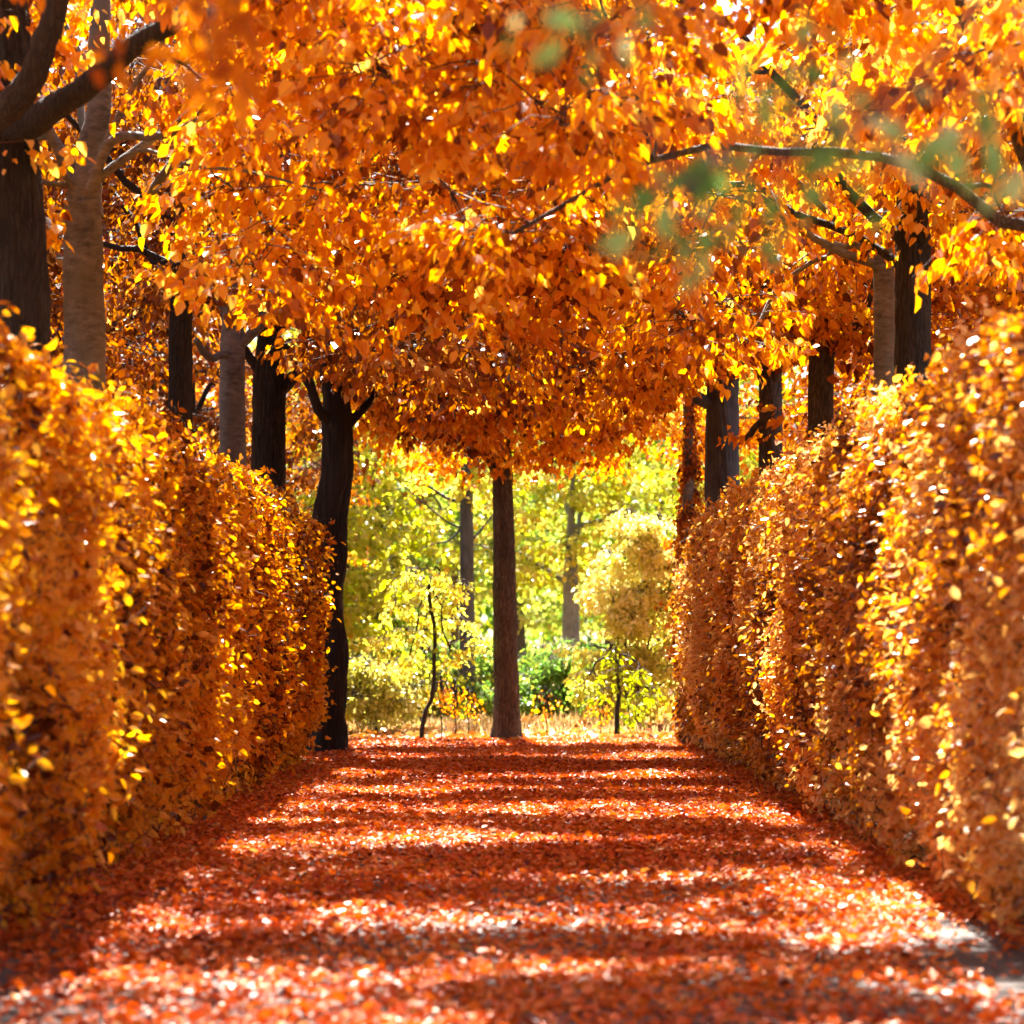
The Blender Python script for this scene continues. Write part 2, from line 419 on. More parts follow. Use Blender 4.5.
# ------------------------------------------------------------------ ground
def sheet(name, x0, x1, y0, y1, z, mat, nx, ny, amp, label=None, edge=0):
    xs = np.linspace(x0, x1, nx); ys = y0 + (y1 - y0) * np.linspace(0, 1, ny) ** 1.6
    X, Y = np.meshgrid(xs, ys); Z = z + amp * (np.sin(X * 1.3 + Y * .7) + np.sin(X * .45 - Y * .9 + 1.) + np.sin(X * 3.1 + Y * 2.3) * .4)
    if edge:
        e = edge * np.sin(Y * .9) + edge * .6 * np.sin(Y * 2.3 + 1)
        X = X + e * (np.abs(X - (x0 + x1) / 2) / ((x1 - x0) / 2)) ** 4 * np.sign(X)
    v = np.stack([X, Y, Z], 2).reshape(-1, 3)
    q = [[j * nx + i, j * nx + i + 1, (j + 1) * nx + i + 1, (j + 1) * nx + i] for j in range(ny - 1) for i in range(nx - 1)]
    mb = MB(); mb.add(v, q); o = mb.build(name, mat, None, (0, 0, 0), True); o['kind'] = 'structure'; o['label'] = label or name
    return o
sheet('ground', -400, 400, -60, 900, -.03, M['soil'], 120, 160, .004, 'leaf covered park ground')
sheet('path', -2.75, 2.75, -8, 43.6, .0, M['dirt'], 24, 130, .004, 'grey dirt path between the hedges', .08)
sheet('crossing_path', -40, 40, 43.9, 47.3, .004, M['dirt'], 60, 20, .003, 'dirt path crossing beyond the hedges')

def litter(name, n, xr, yr, L, mat, dens=None, seed=3, label='', z0=.012, tone0=.5):
    r = np.random.default_rng(seed)
    x = r.uniform(*xr, n * 2); y = yr[0] + (yr[1] - yr[0]) * r.random(n * 2)
    if dens is not None:
        k = r.random(n * 2) < dens(x, y); x = x[k][:n]; y = y[k][:n]
    else: x = x[:n]; y = y[:n]
    m = len(x); th = r.random(m) * 6.28
    z = z0 + r.random(m) * .03
    ax = np.stack([np.cos(th), np.sin(th), r.normal(0, .3, m)], 1)
    nr = np.stack([r.normal(0, .35, m), r.normal(0, .35, m), np.ones(m)], 1)
    ln = L * (.4 + 1.2 * r.random(m)); p = np.stack([x, y, z], 1)
    tone = tone0 + r.normal(0, .22, m) + .12 * noise3(p, .9, seed)
    mb = MB(); add_leaves(mb, p, ax, nr, ln, ln * .75, tone, 0, .35, .3)
    o = mb.build(name, mat); o['kind'] = 'stuff'; o['label'] = label; o['category'] = 'leaves'
    return o
def path_dens(x, y):
    p = np.stack([x, y, x * 0], 1)
    d = .90 + .40 * noise3(p * np.array([[1, .5, 1]]), 1.1, 31) + .15 * np.clip((y - 16) / 15, -1, 1)
    bare = np.clip((np.abs(x) - 1.9) / .5, 0, 1) * np.clip((19 - y) / 5, 0, 1)   # trodden grey margins near the camera
    return np.clip(d - .75 * bare * (np.abs(x) < 2.6), .08, 1)
litter('fallen_leaves', 165000, (-3.3, 3.3), (8.5, 44.5), .047, M['litter'], path_dens, 3, 'red orange fallen leaves covering the path')
litter('forest_litter', 42000, (-9, 9), (43.5, 78), .11, M['litter_far'], None, 5, 'pale orange fallen leaves on the ground beyond the hedges', -.015, .6)
# dry grass at the far edge
r_ = np.random.default_rng(11); n = 9000
x = r_.uniform(-6, 6, n); y = r_.uniform(47.3, 55, n); p = np.stack([x, y, x * 0 - .02], 1)
k = r_.random(n) < np.clip(.55 + .5 * noise3(p, 1.4, 12), .1, 1); p = p[k]; m = len(p)
mb = MB(); add_leaves(mb, p, np.stack([r_.normal(0, .25, m), r_.normal(0, .25, m), np.ones(m)], 1), r_.normal(0, 1, (m, 3)), r_.uniform(.07, .26, m), np.full(m, .014), r_.random(m), 0, .1, .3)
o = mb.build('dry_grass', M['grass']); o['kind'] = 'stuff'; o['label'] = 'dry pale grass beyond the far end of the path'; o['category'] = 'grass'

# ------------------------------------------------------------------ hedges
def make_hedge(side, y0, y1, H, label, leafm, seed, dens=1250, leaf=.075, tone0=.5, lowgap=.35):
    r = np.random.default_rng(seed); s = side
    root = empty('clipped_hedge', (s * 3.12, (y0 + y1) / 2, 0), label, 'hedge')
    org = (s * 3.12, (y0 + y1) / 2, 0)
    def bulge(y, z):
        p = np.stack([y * 0, y, z], 1)
        b = (.15 if s < 0 else .09) * noise3(p * np.array([[1, 1, .3]]), 1.7, seed + 1) + (.15 if s < 0 else .11) * noise3(p * np.array([[1, 1, .7]]), 4.2, seed + 2)
        return b
    mb = MB()
    # front, back, top, ends: points on each face, depth inward from the surface
    def face(kind, area_n):
        n = area_n; d = np.abs(r.normal(0, .16, n)) - .03
        if kind in ('front', 'back'):
            y = r.uniform(y0, y1, n); z = lowgap * .3 + (H - lowgap * .3) * r.random(n) ** .93
            g = noise3(np.stack([y * 0, y, z * .35], 1), 2.4, seed + 5)
            low = np.clip((z - .03 - .42 * (g > -.1) * np.clip((y - 15) / 7, .1, 1)) / .22, 0, 1)   # thin and open near the ground
            k = r.random(n) < .06 + .94 * low; y, z, d = y[k], z[k], d[k]
            b = bulge(y, z) + .10 * np.sin(np.clip(z / H, 0, 1) * 3.1) - .10 * np.clip(.6 - z, 0, .6) * 1.7
            # rounded shoulder
            b = b - .35 * np.clip((z - (H - .45)) / .45, 0, 1) ** 2
            f = 1 if kind == 'front' else -1
            x = s * (3.12 - f * (.46 + b - d)); nx = np.full(len(y), -s * f, float)
            pos = np.stack([x, y, z], 1); out = np.stack([nx, np.zeros_like(nx), .35 + np.zeros_like(nx)], 1)
        elif kind == 'top':
            y = r.uniform(y0, y1, n); u = r.uniform(-.5, .5, n)
            z = H + .09 * noise3(np.stack([u, y, u * 0], 1), 2.2, seed + 3) + .05 * noise3(np.stack([u, y, u * 0], 1), 6, seed + 4) - d * .8 - .5 * np.abs(u) ** 3
            pos = np.stack([s * 3.12 + u, y, z], 1); out = np.tile([[0, 0, 1.]], (n, 1))
        else:
            ye = y0 if kind == 'near' else y1; f = -1 if kind == 'near' else 1
            u = r.uniform(-.46, .46, n); z = H * r.random(n)
            pos = np.stack([s * 3.12 + u, ye - f * d + .08 * noise3(np.stack([u, z, z], 1), 3, seed), z], 1); out = np.tile([[0, f, .3]], (n, 1))
        return pos, out
    ln = y1 - y0; allp = []; allo = []
    for kd, a in (('front', dens * ln * H), ('back', dens * .35 * ln * H), ('top', dens * ln * 1.0), ('near', dens * H * .8), ('far', dens * H * .9)):
        p_, o_ = face(kd, int(a)); allp.append(p_); allo.append(o_)
    # loose shoots standing out of the clipped surface
    p_, o_ = face('front', int(ln * 420)); g = r.random(len(p_)); p_ = p_ + o_ * (g * .22)[:, None]; allp.append(p_); allo.append(o_)
    p_, o_ = face('top', int(ln * 120)); p_ = p_ + o_ * (r.random(len(p_)) * .22)[:, None]; allp.append(p_); allo.append(o_)
    p = np.concatenate(allp); o_ = np.concatenate(allo); n = len(p)
    ax = o_ * (.15 + .8 * r.random((n, 1))) + r.normal(0, .5, (n, 3)) - np.array([[0, 0, 1.]]) * (.25 + .7 * r.random((n, 1)))
    nr = o_ * .8 + r.normal(0, .55, (n, 3))
    L = leaf * (.6 + .75 * r.random(n))
    tone = tone0 + r.normal(0, .22, n) + .30 * noise3(p, .8, seed + 9) + .2 * noise3(p, 2.9, seed + 10) - .5 * (r.random(n) < .17)  # leaf variation; the broad noise also puts sunlit patches into the colour
    add_leaves(mb, p, ax, nr, L, L * (.5 + .2 * r.random(n)), tone, 0, .25, .2)
    # fine twigs in the surface
    k = r.choice(n, int(ln * 480), replace=False); q = p[k]; dd = norm(o_[k] + r.normal(0, .6, (len(k), 3)) + np.array([[0, 0, .5]]))
    add_twigs(mb, q - dd * .28, q + dd * .10, .004, .0015, .02, 1)
    mb.build('foliage', [leafm, M['twig']], root, org)
    # stems: one upright plant about every half metre
    ys = np.linspace(y0 + .2, y1 - .2, min(90, int(ln / .4)))
    for y in ys:
        mb = MB(); x = s * 3.12 + r.uniform(-.12, .12); yy = y + r.uniform(-.1, .1)
        q0 = np.array([x, yy, -.1]); rr = .018 + .03 * r.random()
        pth = smooth_path([q0, q0 + [r.normal(0, .04), r.normal(0, .05), .6], q0 + [r.normal(0, .1), r.normal(0, .12), 1.8], q0 + [r.normal(0, .12), r.normal(0, .15), H - .2]], 14, .012)
        add_tube(mb, pth, np.linspace(rr, .008, 14), 6)
        A = pth[r.integers(2, 13, 16)]; B = A + np.stack([r.normal(0, .25, 16), r.normal(0, .25, 16), r.uniform(.1, .5, 16)], 1)
        B[:, 0] = np.clip(B[:, 0], s * 3.12 - .4, s * 3.12 + .4)
        add_twigs(mb, A, B, .008, .003, .05)
        mb.build('stem', M['bark_mid'], root, org, True)
    return root
make_hedge(-1, 8.5, 36.0, 3.2, 'tall clipped golden orange hedge along the left side of the path', M['hedge_l'], 21, tone0=.62)
make_hedge(1, 8.5, 41.2, 3.3, 'tall clipped copper hedge with sunlit pale leaves along the right side of the path', M['hedge_r'], 47, tone0=.74, dens=1500, leaf=.067)

# ------------------------------------------------------------------ the avenue trees
GL = 'avenue trees behind the left hedge'; GR = 'avenue trees behind the right hedge'
TRUNKS_SEEN = [(198, 300, 296, 520), (308, 372, 362, 520), (697, 362, 800, 520), (876, 225, 945, 420), (58, 185, 112, 400), (172, 335, 190, 420)]
def px_hole(regions):
    """keep clumps out of a region seen between the trunks, given as x0,y0,x1,y1"""
    def f(x, y, z):
        if y < 16.5 and abs(x) / y * F < 900 and (z - CAM_Z) / y * F < 640 + 130: return True
        u = 512 + x / y * F; v = HOR - (z - CAM_Z) / y * F
        return any(a - 25 < u < c + 25 and b - 12 < v < d for a, b, c, d in regions + TRUNKS_SEEN)
    return f
TR = [  # side-x, D, radius, fork height, leaf, bark, label, n clumps, tone
    (-3.6, 8.5, .22, 4.6, 'orange', 'bark_mid', 'tree by the near end of the left hedge whose blurred orange bough hangs in', 50, .5),
    (-3.7, 14.5, .22, 4.8, 'golden', 'bark_mid', 'golden avenue tree behind the left hedge, standing before the dark ridged one', 60, .5),
    (3.6, 7.0, .2, 4.4, 'golden', 'bark_mid', 'tree by the near end of the right hedge whose blurred green bough hangs in', 40, .5),
    (3.7, 12.5, .22, 4.6, 'golden', 'bark_dark', 'golden avenue tree behind the right hedge, before the pair of trunks', 60, .55),
    (3.7, 19.0, .2, 4.8, 'golden', 'bark_mid', 'golden leaved avenue tree hidden low behind the right hedge top', 75, .6),
]
for i, (x, D, r, fz, lm, bm, lab, nc, t0) in enumerate(TR):
    limbs = None
    rch = .6 if i in (1, 3) else 3.4
    tr = make_tree('avenue_tree', lab, (x, D), r, fz, canopy_clumps(x, D, nc, 100 + i, reach=rch, hole=px_hole([(-60, -120, 300, 420), (872, 60, 950, 420)])), M[lm], M[bm], limbs=limbs, nlimb=5,
              tone0=t0, group=GL if x < 0 else GR, seed=i + 2, per=32, per_clump=9)
    if i == 0: TREE_L = tr
    if i == 2: TREE_R = tr

# the four trunks of the left row that show
def T(px, py, D): return P(px, py, D)
b1 = T(14, 800, 20.4)
make_tree('avenue_tree', 'very dark ridged trunk at the left edge with thick black limbs over the hedge', (b1[0], 20.4), .235, 5.0,
    canopy_clumps(-3.6, 20.4, 70, 201, hole=px_hole([(-30, -60, 190, 520)])), M['golden'], M['bark_dark'],
    trunk_ctrl=[np.array([b1[0], 20.4, -.1]), T(16, 500, 20.4), T(18, 300, 20.4), T(14, 160, 20.4), T(6, 30, 20.6), T(-10, -120, 20.8)],
    limbs=[([T(14, 128, 20.3), T(50, 112, 20.0), T(100, 72, 19.7), T(165, 28, 19.4), T(260, -40, 19.0)], .135, .05),
           ([T(-30, 130, 19.8), T(20, 95, 19.4), T(48, 40, 19.3), T(62, -60, 19.2)], .13, .07)],
    nlimb=4, tone0=.5, group=GL, seed=21, lump=.06)
b2 = T(85, 800, 23.8)
make_tree('avenue_tree', 'grey brown forked trunk with a pale sunlit patch behind the left hedge', (b2[0], 23.8), .2, 5.4,
    canopy_clumps(-3.6, 23.8, 85, 202, hole=px_hole([(0, 20, 205, 520)])), M['golden'], M['bark_grey'],
    trunk_ctrl=[np.array([b2[0], 23.8, -.1]), T(84, 500, 23.8), T(84, 330, 23.8), T(83, 200, 23.8)],
    limbs=[([T(84, 215, 23.8), T(88, 160, 23.8), T(98, 90, 23.8), T(96, -20, 23.8)], .16, .08),
           ([T(80, 205, 23.7), T(66, 165, 23.7), T(50, 130, 23.7), T(30, 60, 23.5), T(20, -10, 23.4)], .075, .02),
           ([T(92, 175, 23.6), T(108, 140, 23.5), T(132, 90, 23.4), T(160, 45, 23.3), T(200, -30, 23)], .045, .012),
           ([T(90, 190, 23.5), T(112, 140, 23.3), T(160, 135, 23.1), T(205, 118, 22.9), T(240, 98, 22.7), T(262, 50, 22.5)], .05, .02),
           ([T(95, 180, 23.5), T(140, 150, 23.2), T(190, 165, 22.9), T(250, 172, 22.6), T(320, 190, 22.2)], .022, .01),
           ([T(150, 195, 23.6), T(185, 148, 23.3), T(225, 120, 23.), T(255, 95, 22.8), T(300, 60, 22.6)], .045, .012)],
    nlimb=3, limb_r=.045, tone0=.5, group=GL, seed=22, lump=.04)
b3 = T(181, 800, 30.2)
make_tree('avenue_tree', 'slim dark trunk half hidden in brown leaves behind the left hedge', (b3[0], 30.2), .15, 5.2,
    canopy_clumps(-3.6, 30.2, 85, 203, hole=px_hole([(205, 325, 300, 520)])), M['brown'], M['bark_dark'], nlimb=6, tone0=.62, group=GL, seed=23)
b4 = T(233, 800, 36.6)
make_tree('avenue_tree', 'smooth pale grey trunk beside a wide dark one behind the left hedge', (b4[0], 36.6), .2, 5.6,
    canopy_clumps(-3.6, 36.6, 75, 204, zlow=5.0, hole=px_hole([(205, 325, 300, 520)])), M['russet'], M['bark_grey'],
    limbs=[([T(236, 350, 36.6), T(222, 356, 36.4), T(206, 356, 36.2), T(196, 340, 36.)], .06, .045)],
    nlimb=5, tone0=.5, group=GL, seed=24, lump=.03)
b5 = T(268, 800, 40.5)
make_tree('avenue_tree', 'wide dark furrowed trunk right beside the pale grey one', (b5[0], 40.5), .29, 5.4,
    canopy_clumps(-3.5, 41.5, 70, 205, zlow=5.35, hole=px_hole([(205, 335, 300, 520)])), M['orange'], M['bark_dark'], nlimb=5, tone0=.45, group=GL, seed=25, lump=.07)
make_tree('avenue_tree', 'black crooked trunk with bulges standing at the far end of the left hedge', (-2.62, 39.6), .27, 4.8,
    canopy_clumps(-2.6, 39.6, 70, 206, zlow=5.35, reach=2.6), M['russet'], M['bark_black'],
    trunk_ctrl=[np.array([-2.72, 39.6, -.1]), T(322, 700, 39.6), T(326, 650, 39.6), T(322, 605, 39.6), T(330, 560, 39.6), T(331, 515, 39.6), T(337, 470, 39.6), T(335, 400, 39.6), T(326, 350, 39.6)],
    nlimb=6, tone0=.35, group=GL, seed=26, lump=.13)
# right row
b = T(912, 800, 25.2)
make_tree('avenue_tree', 'dark trunk with a bright strip of sun on its left edge behind the right hedge', (b[0], 25.2), .19, 5.3,
    canopy_clumps(3.6, 25.2, 90, 301, zlow=4.4, hole=px_hole([(872, 235, 948, 420)])), M['golden'], M['bark_dark'],
    limbs=[([T(912, 170, 25.2), T(908, 110, 25.), T(918, 40, 24.8), T(920, -60, 24.6)], .17, .12),
           ([T(914, 190, 25.2), T(940, 150, 25.), T(985, 130, 24.8), T(1040, 80, 24.6)], .12, .08)],
    nlimb=4, tone0=.55, group=GR, seed=31, lump=.06)
b = T(884, 800, 27.4)
make_tree('avenue_tree', 'slimmer grey brown trunk just left of the sun striped one behind the right hedge', (b[0], 27.4), .125, 5.3,
    canopy_clumps(3.6, 27.8, 60, 302, hole=px_hole([(872, 235, 948, 420)])), M['golden'], M['bark_grey'], nlimb=5, tone0=.5, group=GR, seed=32, lump=.04)
make_tree('avenue_tree', 'orange avenue tree with a hidden trunk, middle of the right hedge', (3.65, 33), .17, 5.0,
    canopy_clumps(3.6, 33, 95, 303, zlow=4.6), M['golden'], M['bark_mid'], nlimb=6, tone0=.5, group=GR, seed=33)
b = T(725, 800, 40.2)
make_tree('avenue_tree', 'blue tinted dark trunk rising above the far right hedge', (b[0], 40.6), .27, 5.5,
    canopy_clumps(3.2, 40.4, 80, 304, zlow=5.0, reach=3.2, hole=px_hole([(695, 372, 800, 520)])), M['orange'], M['bark_skylit_dark'], nlimb=6, tone0=.5, group=GR, seed=34, lump=.06)
b = T(770, 800, 38.6)
make_tree('avenue_tree', 'mottled brown trunk right of the blue tinted one above the far right hedge', (b[0], 38.6), .19, 5.4,
    canopy_clumps(3.6, 38., 70, 305, zlow=5.0, hole=px_hole([(695, 372, 800, 520)])), M['orange'], M['bark_mid'],
    limbs=[([T(745, 440, 38.6), T(757, 425, 38.6), T(775, 405, 38.6)], .05, .04)], nlimb=5, tone0=.5, group=GR, seed=35, lump=.06)
# leaf clad trunk at the end of the right hedge: crown hugs the trunk down to the hedge top
cl = [(2.64 + R.normal(0, .05), 42.0 + R.normal(0, .12), z, .11, .2) for z in np.linspace(.2, 5.2, 32)]
make_tree('leaf_clad_tree', 'narrow trunk clothed in rusty leaves at the far end of the right hedge', (2.64, 42.0), .1, 5.2, cl + canopy_clumps(2.8, 42, 30, 306, zlow=5.0, reach=2.4), M['russet'], M['bark_grey'],
    nlimb=4, tone0=.6, leaf=.07, spread=.16, per=18, per_clump=10, seed=36)
make_tree('avenue_tree', 'reddish brown slim straight trunk beside the black crooked one', (P(336, 742, 43.4)[0], 43.4), .12, 4.9,
    canopy_clumps(-2.7, 43.8, 35, 307, zlow=5.0, reach=2.4, dy=1.2), M['orange'], M['bark_mid'], nlimb=4, tone0=.55, seed=37, group=GL)

# the tree in the middle of the opening
b = P(507, 742, 44.6)
cc = []
while len(cc) < 62:
    q = (R.uniform(-2.6, 2.6), 44.6 + R.uniform(-1.4, 1.6), R.uniform(4.4, 7.6))
    if q[2] > 5.05 + .35 * math.sin(q[0] * 2.6 + 1.2) - .12 * abs(q[0]): cc.append((*q, .38, .2))
cc += [(*P(a_, b_, 44.2), .26, .14) for a_, b_ in ((488, 440), (532, 452), (552, 438), (515, 428), (470, 418), (598, 425), (580, 405), (630, 408), (665, 392), (640, 380), (440, 400), (418, 410), (395, 392), (372, 390), (365, 372), (385, 375), (420, 385))]
make_tree('central_tree', 'straight grey brown trunk standing alone in the middle of the opening', (b[0], 44.6), .19, 4.25, cc, M['golden'], M['bark_mid'],
    trunk_ctrl=[np.array([b[0], 44.6, -.1]), P(506, 650, 44.6), P(504, 560, 44.6), P(503, 482, 44.6)], nlimb=6, tone0=.65, seed=41, lump=.02, flare=.45, limb_r=.09)

# ------------------------------------------------------------------ foreground boughs that hang into the frame
def bough(root, main_pts, tips_px, D, r, leafm, leaf, per, jit, dirs=None, part='hanging_foliage'):
    org = np.array(root.location)
    mb = MB(); main = smooth_path(main_pts, 24, .01)
    add_tube(mb, main, np.linspace(r, .003, 24), 6); mb.build('limb', M['twig'], root, org, True)
    mb = MB(); tips = np.array([P(a + R.normal(0, jit), b_ + R.normal(0, jit), D + R.uniform(-.15, .15)) for a, b_ in tips_px])
    j = [int(np.argmin(np.linalg.norm(main - t, axis=1))) for t in tips]
    add_twigs(mb, main[j], tips, .004, .002, .02, 1)
    dd = norm(tips - main[j] + [[-.05, 0, -.1]]) if dirs is None else np.tile([dirs], (len(tips), 1))
    sprays(mb, tips, dd, leaf, per, .13, .8, 0, 1, .5, .25)
    mb.build(part, [leafm, M['twig']], root, org)
bough(TREE_R, [(3.55, 7., 4.0), (2.4, 6.3, 4.1), (1.35, 6.0, 3.35), P(900, 95, 5.7), P(690, 185, 5.6)],
      ((680, 170), (655, 185), (690, 200), (730, 165), (745, 150), (770, 140), (790, 150), (820, 130), (800, 75), (815, 50), (805, 25), (850, 100), (905, 140), (965, 90), (1000, 80), (985, 100), (880, 60), (795, 100), (730, 160), (700, 165), (600, 0), (570, 5), (620, -10), (930, 95)),
      5.6, .016, M['green_spray'], .054, 8, 9, part='green_foliage')
bough(TREE_L, [(-3.5, 8.5, 4.2), (-2.2, 8.2, 4.3), P(240, -70, 8.), P(215, 10, 8.)],
      ((190, -15), (210, 10), (235, 0), (220, 45), (245, -25), (195, -30), (205, 35), (230, 25), (110, 20)), 8., .03, M['bough_orange'], .085, 7, 3, (.1, 0, -1.))

# ------------------------------------------------------------------ woodland beyond the hedges
def wood_clumps(x, y, n, z0, z1, w, rx=.9, rz=.4, seed=0):
    r = np.random.default_rng(seed); out = []
    for k in range(n):
        z = r.uniform(z0, z1); f = math.sin(math.pi * min(1, max(.12, (z - z0) / (z1 - z0) * .85 + .15))) ** .5
        a = r.random() * 6.28; q = w * f * math.sqrt(r.random()) 
        out.append((x + math.cos(a) * q, y + math.sin(a) * q, z, rx * r.uniform(.7, 1.3), rz * r.uniform(.7, 1.3)))
    return out
WT = [  # px of trunk, D, radius, fork z, crown z0,z1, width, n, leaf, bark, label
    (467, 56, .16, 5.2, 4.6, 9.5, 2.4, 26, 'yellow', 'bark_skylit_dark', 'blue grey trunk with bare side branches left of the central trunk'),
    (571, 69, .24, 3.3, 3.0, 10, 3.4, 60, 'yellow', 'bark_skylit', 'pale blue grey trunk in the yellow wood right of the central trunk'),
    (390, 78, .26, 3.0, 3.2, 9, 3.2, 50, 'lime', 'bark_skylit', 'pale grey trunk in the green wood, left side of the opening'),
    (455, 74, .12, 3.4, 3.2, 9, 3.2, 55, 'lime', 'bark_grey', 'slim grey trunk behind the blue grey one, in lime leaves'),
    (338, 58, .14, 2.2, 1.4, 9, 1.7, 50, 'yellow', 'bark_mid', 'yellow green tree at the left edge of the opening'),
    (655, 75, .16, 3.0, 2.8, 9, 3.0, 55, 'lime', 'bark_mid', 'yellow green tree at the right edge of the opening'),
    (520, 88, .2, 3.0, 2.4, 11, 4.0, 70, 'lime', 'bark_mid', 'yellow green tree far behind the central trunk'),
    (425, 92, .2, 3.0, 2.0, 11, 4.0, 70, 'yellow', 'bark_mid', 'yellow tree far behind the crooked sapling'),
    (610, 96, .2, 3.0, 1.6, 12, 4.5, 80, 'lime', 'bark_mid', 'lime green tree far behind the pale hornbeam bush'),
    (330, 98, .2, 3.0, 1.6, 12, 4.5, 70, 'lime', 'bark_mid', 'green tree far behind the left edge of the opening'),
    (700, 84, .2, 3.0, 2.0, 11, 4.0, 70, 'yellow', 'bark_mid', 'yellow tree far behind the end of the right hedge'),
]
for i, (px, D, r, fz, z0, z1, w, n, lm, bm, lab) in enumerate(WT):
    x = (px - 512) / F * D; y = D
    cs = wood_clumps(x, y, n, z0, z1, w, seed=400 + i)
    limbs = None; nl = 5
    if i == 0:
        nl = 3
        def Q(a, b_): return P(a, b_, D)
        limbs = [([Q(467, 500), Q(450, 500), Q(425, 485), Q(395, 480)], .05, .012), ([Q(467, 530), Q(445, 520), Q(420, 500), Q(385, 470)], .03, .01),
                 ([Q(468, 545), Q(485, 525), Q(500, 505)], .03, .012), ([Q(467, 520), Q(450, 540), Q(430, 545), Q(405, 560)], .03, .008),
                 ([Q(466, 480), Q(455, 455), Q(430, 440), Q(398, 446)], .05, .015), ([Q(466, 480), Q(462, 440), Q(440, 420), Q(420, 425)], .04, .015)]
        cs = [c for c in cs if not (c[0] < x - .1 and c[2] < 6.2)]
    make_tree('woodland_tree', lab, (x, y), r, fz, cs, M[lm], M[bm], limbs=limbs, nlimb=nl, leaf=.17, per_clump=9, per=20, spread=.8, droop=.45,
              tone0=.55, seed=60 + i, sides=12, group='trees of the bright wood beyond the path', limb_r=r * .4, tonev=.25)
# side woods seen between the avenue trunks, left and right
SIDE = [(-7.7, 33, 'brown'), (-7.5, 41, 'russet'), (-5.6, 49, 'brown'), (-8.5, 55, 'orange'), (-6.5, 64, 'golden'), (-11, 47, 'brown'), (-12, 66, 'yellow'), (-5.2, 76, 'orange'),
        (6.0, 34, 'orange'), (7.6, 43, 'russet'), (5.8, 51, 'orange'), (9, 57, 'golden'), (6.6, 68, 'yellow'), (11, 49, 'orange'), (12.5, 68, 'golden'), (8.2, 29, 'golden'), (-7.4, 26, 'brown')]
names = {'brown': 'brown', 'russet': 'russet', 'orange': 'orange', 'golden': 'golden', 'yellow': 'yellow'}
order = ['first', 'second', 'third', 'fourth', 'fifth', 'sixth', 'seventh', 'eighth', 'ninth']
cnt = {}
for i, (x, y, lm) in enumerate(SIDE):
    sd = 'left' if x < 0 else 'right'; cnt[sd] = cnt.get(sd, 0)
    far = sorted([s_[1] for s_ in SIDE if (s_[0] < 0) == (x < 0)]).index(y)
    make_tree('side_woodland_tree', f'{lm} leaved tree beyond the {sd} hedge, {order[far]} counting away from the camera', (x, y), .18, 3.4,
              wood_clumps(x, y, 95, 2.0, 13 if y > 40 else 10.5, 3.0, seed=500 + i), M[lm], M['bark_dark'], nlimb=5, leaf=.13, per_clump=12, per=24, spread=.7, droop=.6,
              tone0=.5, seed=90 + i, sides=10, group=f'trees beyond the {sd} hedge')

# ------------------------------------------------------------------ shrubs and saplings beyond the path
def shrub(name, label, x, y, w, z0, z1, leafm, n, seed, leaf=.1, cat='shrub', tone0=.5, d=None, per=22):
    r = np.random.default_rng(seed); d = d or w
    cs = []
    for k in range(n):
        z = r.uniform(z0, z1); f = math.sqrt(max(.1, 1 - ((z - z0) / (z1 - z0)) ** 3)); a = r.random() * 6.28; q = math.sqrt(r.random()) * f
        cs.append((x + math.cos(a) * q * w, y + math.sin(a) * q * d, z, .3, .14))
    return make_tree(name, label, (x, y), .045, max(.3, z0 + .2), cs, leafm, M['bark_mid'], leaf=leaf, per_clump=7, per=per, spread=.32, droop=.4, nlimb=6,
                     tone0=tone0, cat=cat, seed=seed, sides=8, limb_r=.025, flare=.2)
shrub('hornbeam_bush', 'tall pale yellow bush shining beside the far end of the right hedge', 2.3, 51.5, 1.05, .4, 3.9, M['pale'], 95, 601, .1, d=.6, tone0=.65)
shrub('shrub', 'golden yellow bush by the path at the left side of the opening', -2.35, 48.2, .75, .35, 1.25, M['pale'], 55, 602, .08)
shrub('shrub', 'low mid green shrub just left of the central trunk', -.95, 57.0, 1.5, .3, 1.5, M['green'], 80, 603, .09)
shrub('shrub', 'low mid green shrub just right of the central trunk', 1.15, 58.0, 1.5, .3, 1.55, M['green'], 80, 604, .09)
shrub('shrub', 'olive green shrub right in front of the pale blue grey trunk', 1.95, 55, .6, .4, 1.3, M['lime'], 34, 605, .09, tone0=.2)
shrub('shrub', 'yellow green low shrub left of the crooked sapling', -1.75, 54, .7, .35, 1.2, M['yellow'], 45, 606, .09, tone0=.3)
shrub('shrub', 'green leafy shrub at the left edge behind the golden bush', -3.1, 61, 1.1, .3, 2.8, M['lime'], 80, 607, .12, tone0=.35)
def sapling(label, pts, D, r, leafm, crown, seed, name='sapling', leaf=.09, tone0=.5, pc=7, per=14, sp=.3):
    ctrl = [P(a, b_, D) for a, b_ in pts]; ctrl[0][2] = -.08
    cs = [(*P(a, b_, D + R.uniform(-.25, .25)), rx, .09) for a, b_, rx in crown]
    return make_tree(name, label, (ctrl[0][0], D), r, ctrl[-1][2], cs, leafm, M['bark_black'], trunk_ctrl=ctrl, nlimb=4, leaf=leaf, per_clump=pc, per=per, spread=sp,
                     droop=.3, tone0=tone0, cat='young tree', seed=seed, sides=8, limb_r=.012, flare=.2, lump=.03)
sapling('thin crooked black sapling with layered yellow leaves left of the central trunk', [(421, 742), (424, 715), (433, 695), (434, 660), (435, 630), (430, 605), (429, 585)], 44.8, .035, M['yellow'],
        [(395, 605, .3), (415, 590, .35), (445, 600, .35), (455, 620, .25), (405, 630, .3), (385, 640, .25), (450, 650, .2), (420, 570, .3), (440, 575, .25), (400, 580, .3), (455, 585, .25), (410, 655, .2), (475, 640, .15)], 611, tone0=.6)
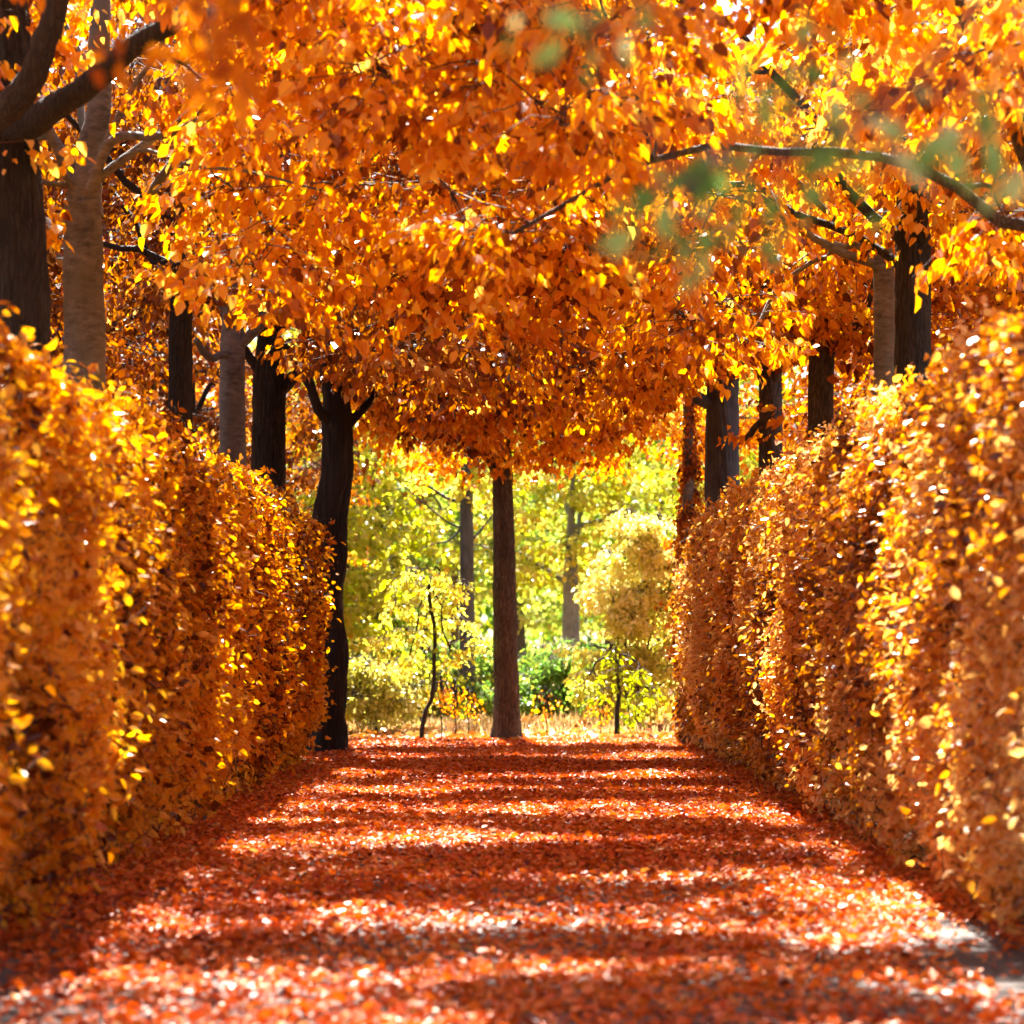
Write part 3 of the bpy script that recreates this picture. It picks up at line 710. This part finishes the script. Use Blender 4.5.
sapling('small leafy sapling with a short dark stem below the pale bush', [(617, 742), (617, 715), (619, 690), (617, 660)], 45.5, .04, M['yellow'],
        [(600, 690, .25), (635, 695, .25), (618, 670, .3), (590, 675, .2), (640, 670, .25), (610, 650, .25), (628, 712, .2), (650, 690, .2)], 612, tone0=.25, pc=5, per=11)
for k, (a, b_, lab) in enumerate(((441, 690, 'first thin orange leaved seedling right of the crooked sapling'), (455, 695, 'second thin orange leaved seedling right of the crooked sapling'),
                              (468, 700, 'thin orange leaved seedling nearest the central trunk, on its left'), (546, 700, 'thin seedling nearest the central trunk, on its right'), (600, 705, 'thin seedling beside the small leafy sapling'))):
    sapling(lab, [(a, 742), (a + 1, 725), (a - 1, 710), (a, b_)], 46.0 + .3 * k, .010, M['orange'], [(a - 6, b_ + 3, .12), (a + 6, b_, .12), (a, b_ - 8, .14), (a + 3, b_ + 12, .1)], 620 + k, 'seedling', .07, .6, 3, 6, .12)

# far wood: one mass closing the view
r_ = np.random.default_rng(77); n = 3400
x = r_.uniform(-34, 34, n); z = r_.uniform(.3, 11, n); y = 112 + r_.uniform(-4, 6, n) + 2 * np.sin(x * .5)
k = r_.random(n) < np.clip(1.25 - z / 11 * .8, 0, 1); tips = np.stack([x, y, z], 1)[k]
mb = MB(); sprays(mb, tips, norm(r_.normal(0, 1, tips.shape)), .32, 26, 1.5, .4, 0, 1, .5, .28)
o = mb.build('far_wood', [M['lime'], M['twig']]); o['kind'] = 'stuff'; o['label'] = 'yellow green wood closing the view far behind'; o['category'] = 'wood'

# ------------------------------------------------------------------ light
w = bpy.data.worlds.new('World'); scene.world = w; w.use_nodes = True
nt = w.node_tree; bg = nt.nodes['Background']; sky = nt.nodes.new('ShaderNodeTexSky'); sky.sky_type = 'NISHITA'
sky.sun_disc = False; sky.sun_elevation = math.radians(SUN_EL); sky.sun_rotation = math.radians(-SUN_AZ)
nt.links.new(sky.outputs['Color'], bg.inputs['Color']); bg.inputs['Strength'].default_value = .05
sl = bpy.data.lights.new('sun', 'SUN'); sl.energy = 5.0; sl.angle = math.radians(.55); sl.color = (1, .94, .84)
so = bpy.data.objects.new('sun', sl); col.objects.link(so)
el, az = math.radians(SUN_EL), math.radians(SUN_AZ)
from mathutils import Vector
S = Vector((-math.sin(az) * math.cos(el), math.cos(az) * math.cos(el), math.sin(el)))
so.rotation_euler = S.to_track_quat('Z', 'Y').to_euler(); so.location = S * 60

# ------------------------------------------------------------------ camera
cd = bpy.data.cameras.new('camera'); cam = bpy.data.objects.new('camera', cd); col.objects.link(cam)
cam.location = (0, 0, CAM_Z); cam.rotation_euler = (math.radians(90), 0, 0)
cd.sensor_width = 36; cd.lens = F / 1024 * 36; cd.shift_y = (HOR - 512) / 1024
cd.clip_end = 2000; cd.clip_start = .1
cd.dof.use_dof = True; cd.dof.focus_distance = 30; cd.dof.aperture_fstop = cd.lens / 1000 / .045
scene.camera = cam

c = scene.cycles
c.use_denoising = True
try: c.denoiser = 'OPENIMAGEDENOISE'
except Exception: pass
c.use_adaptive_sampling = True; c.adaptive_threshold = .02
c.max_bounces = 8; c.diffuse_bounces = 3; c.transmission_bounces = 6; c.glossy_bounces = 3
c.sample_clamp_indirect = 6; c.caustics_reflective = False; c.caustics_refractive = False
scene.view_settings.view_transform = 'Standard'; scene.view_settings.look = 'None'
scene.view_settings.exposure = 3.02; scene.view_settings.gamma = 1
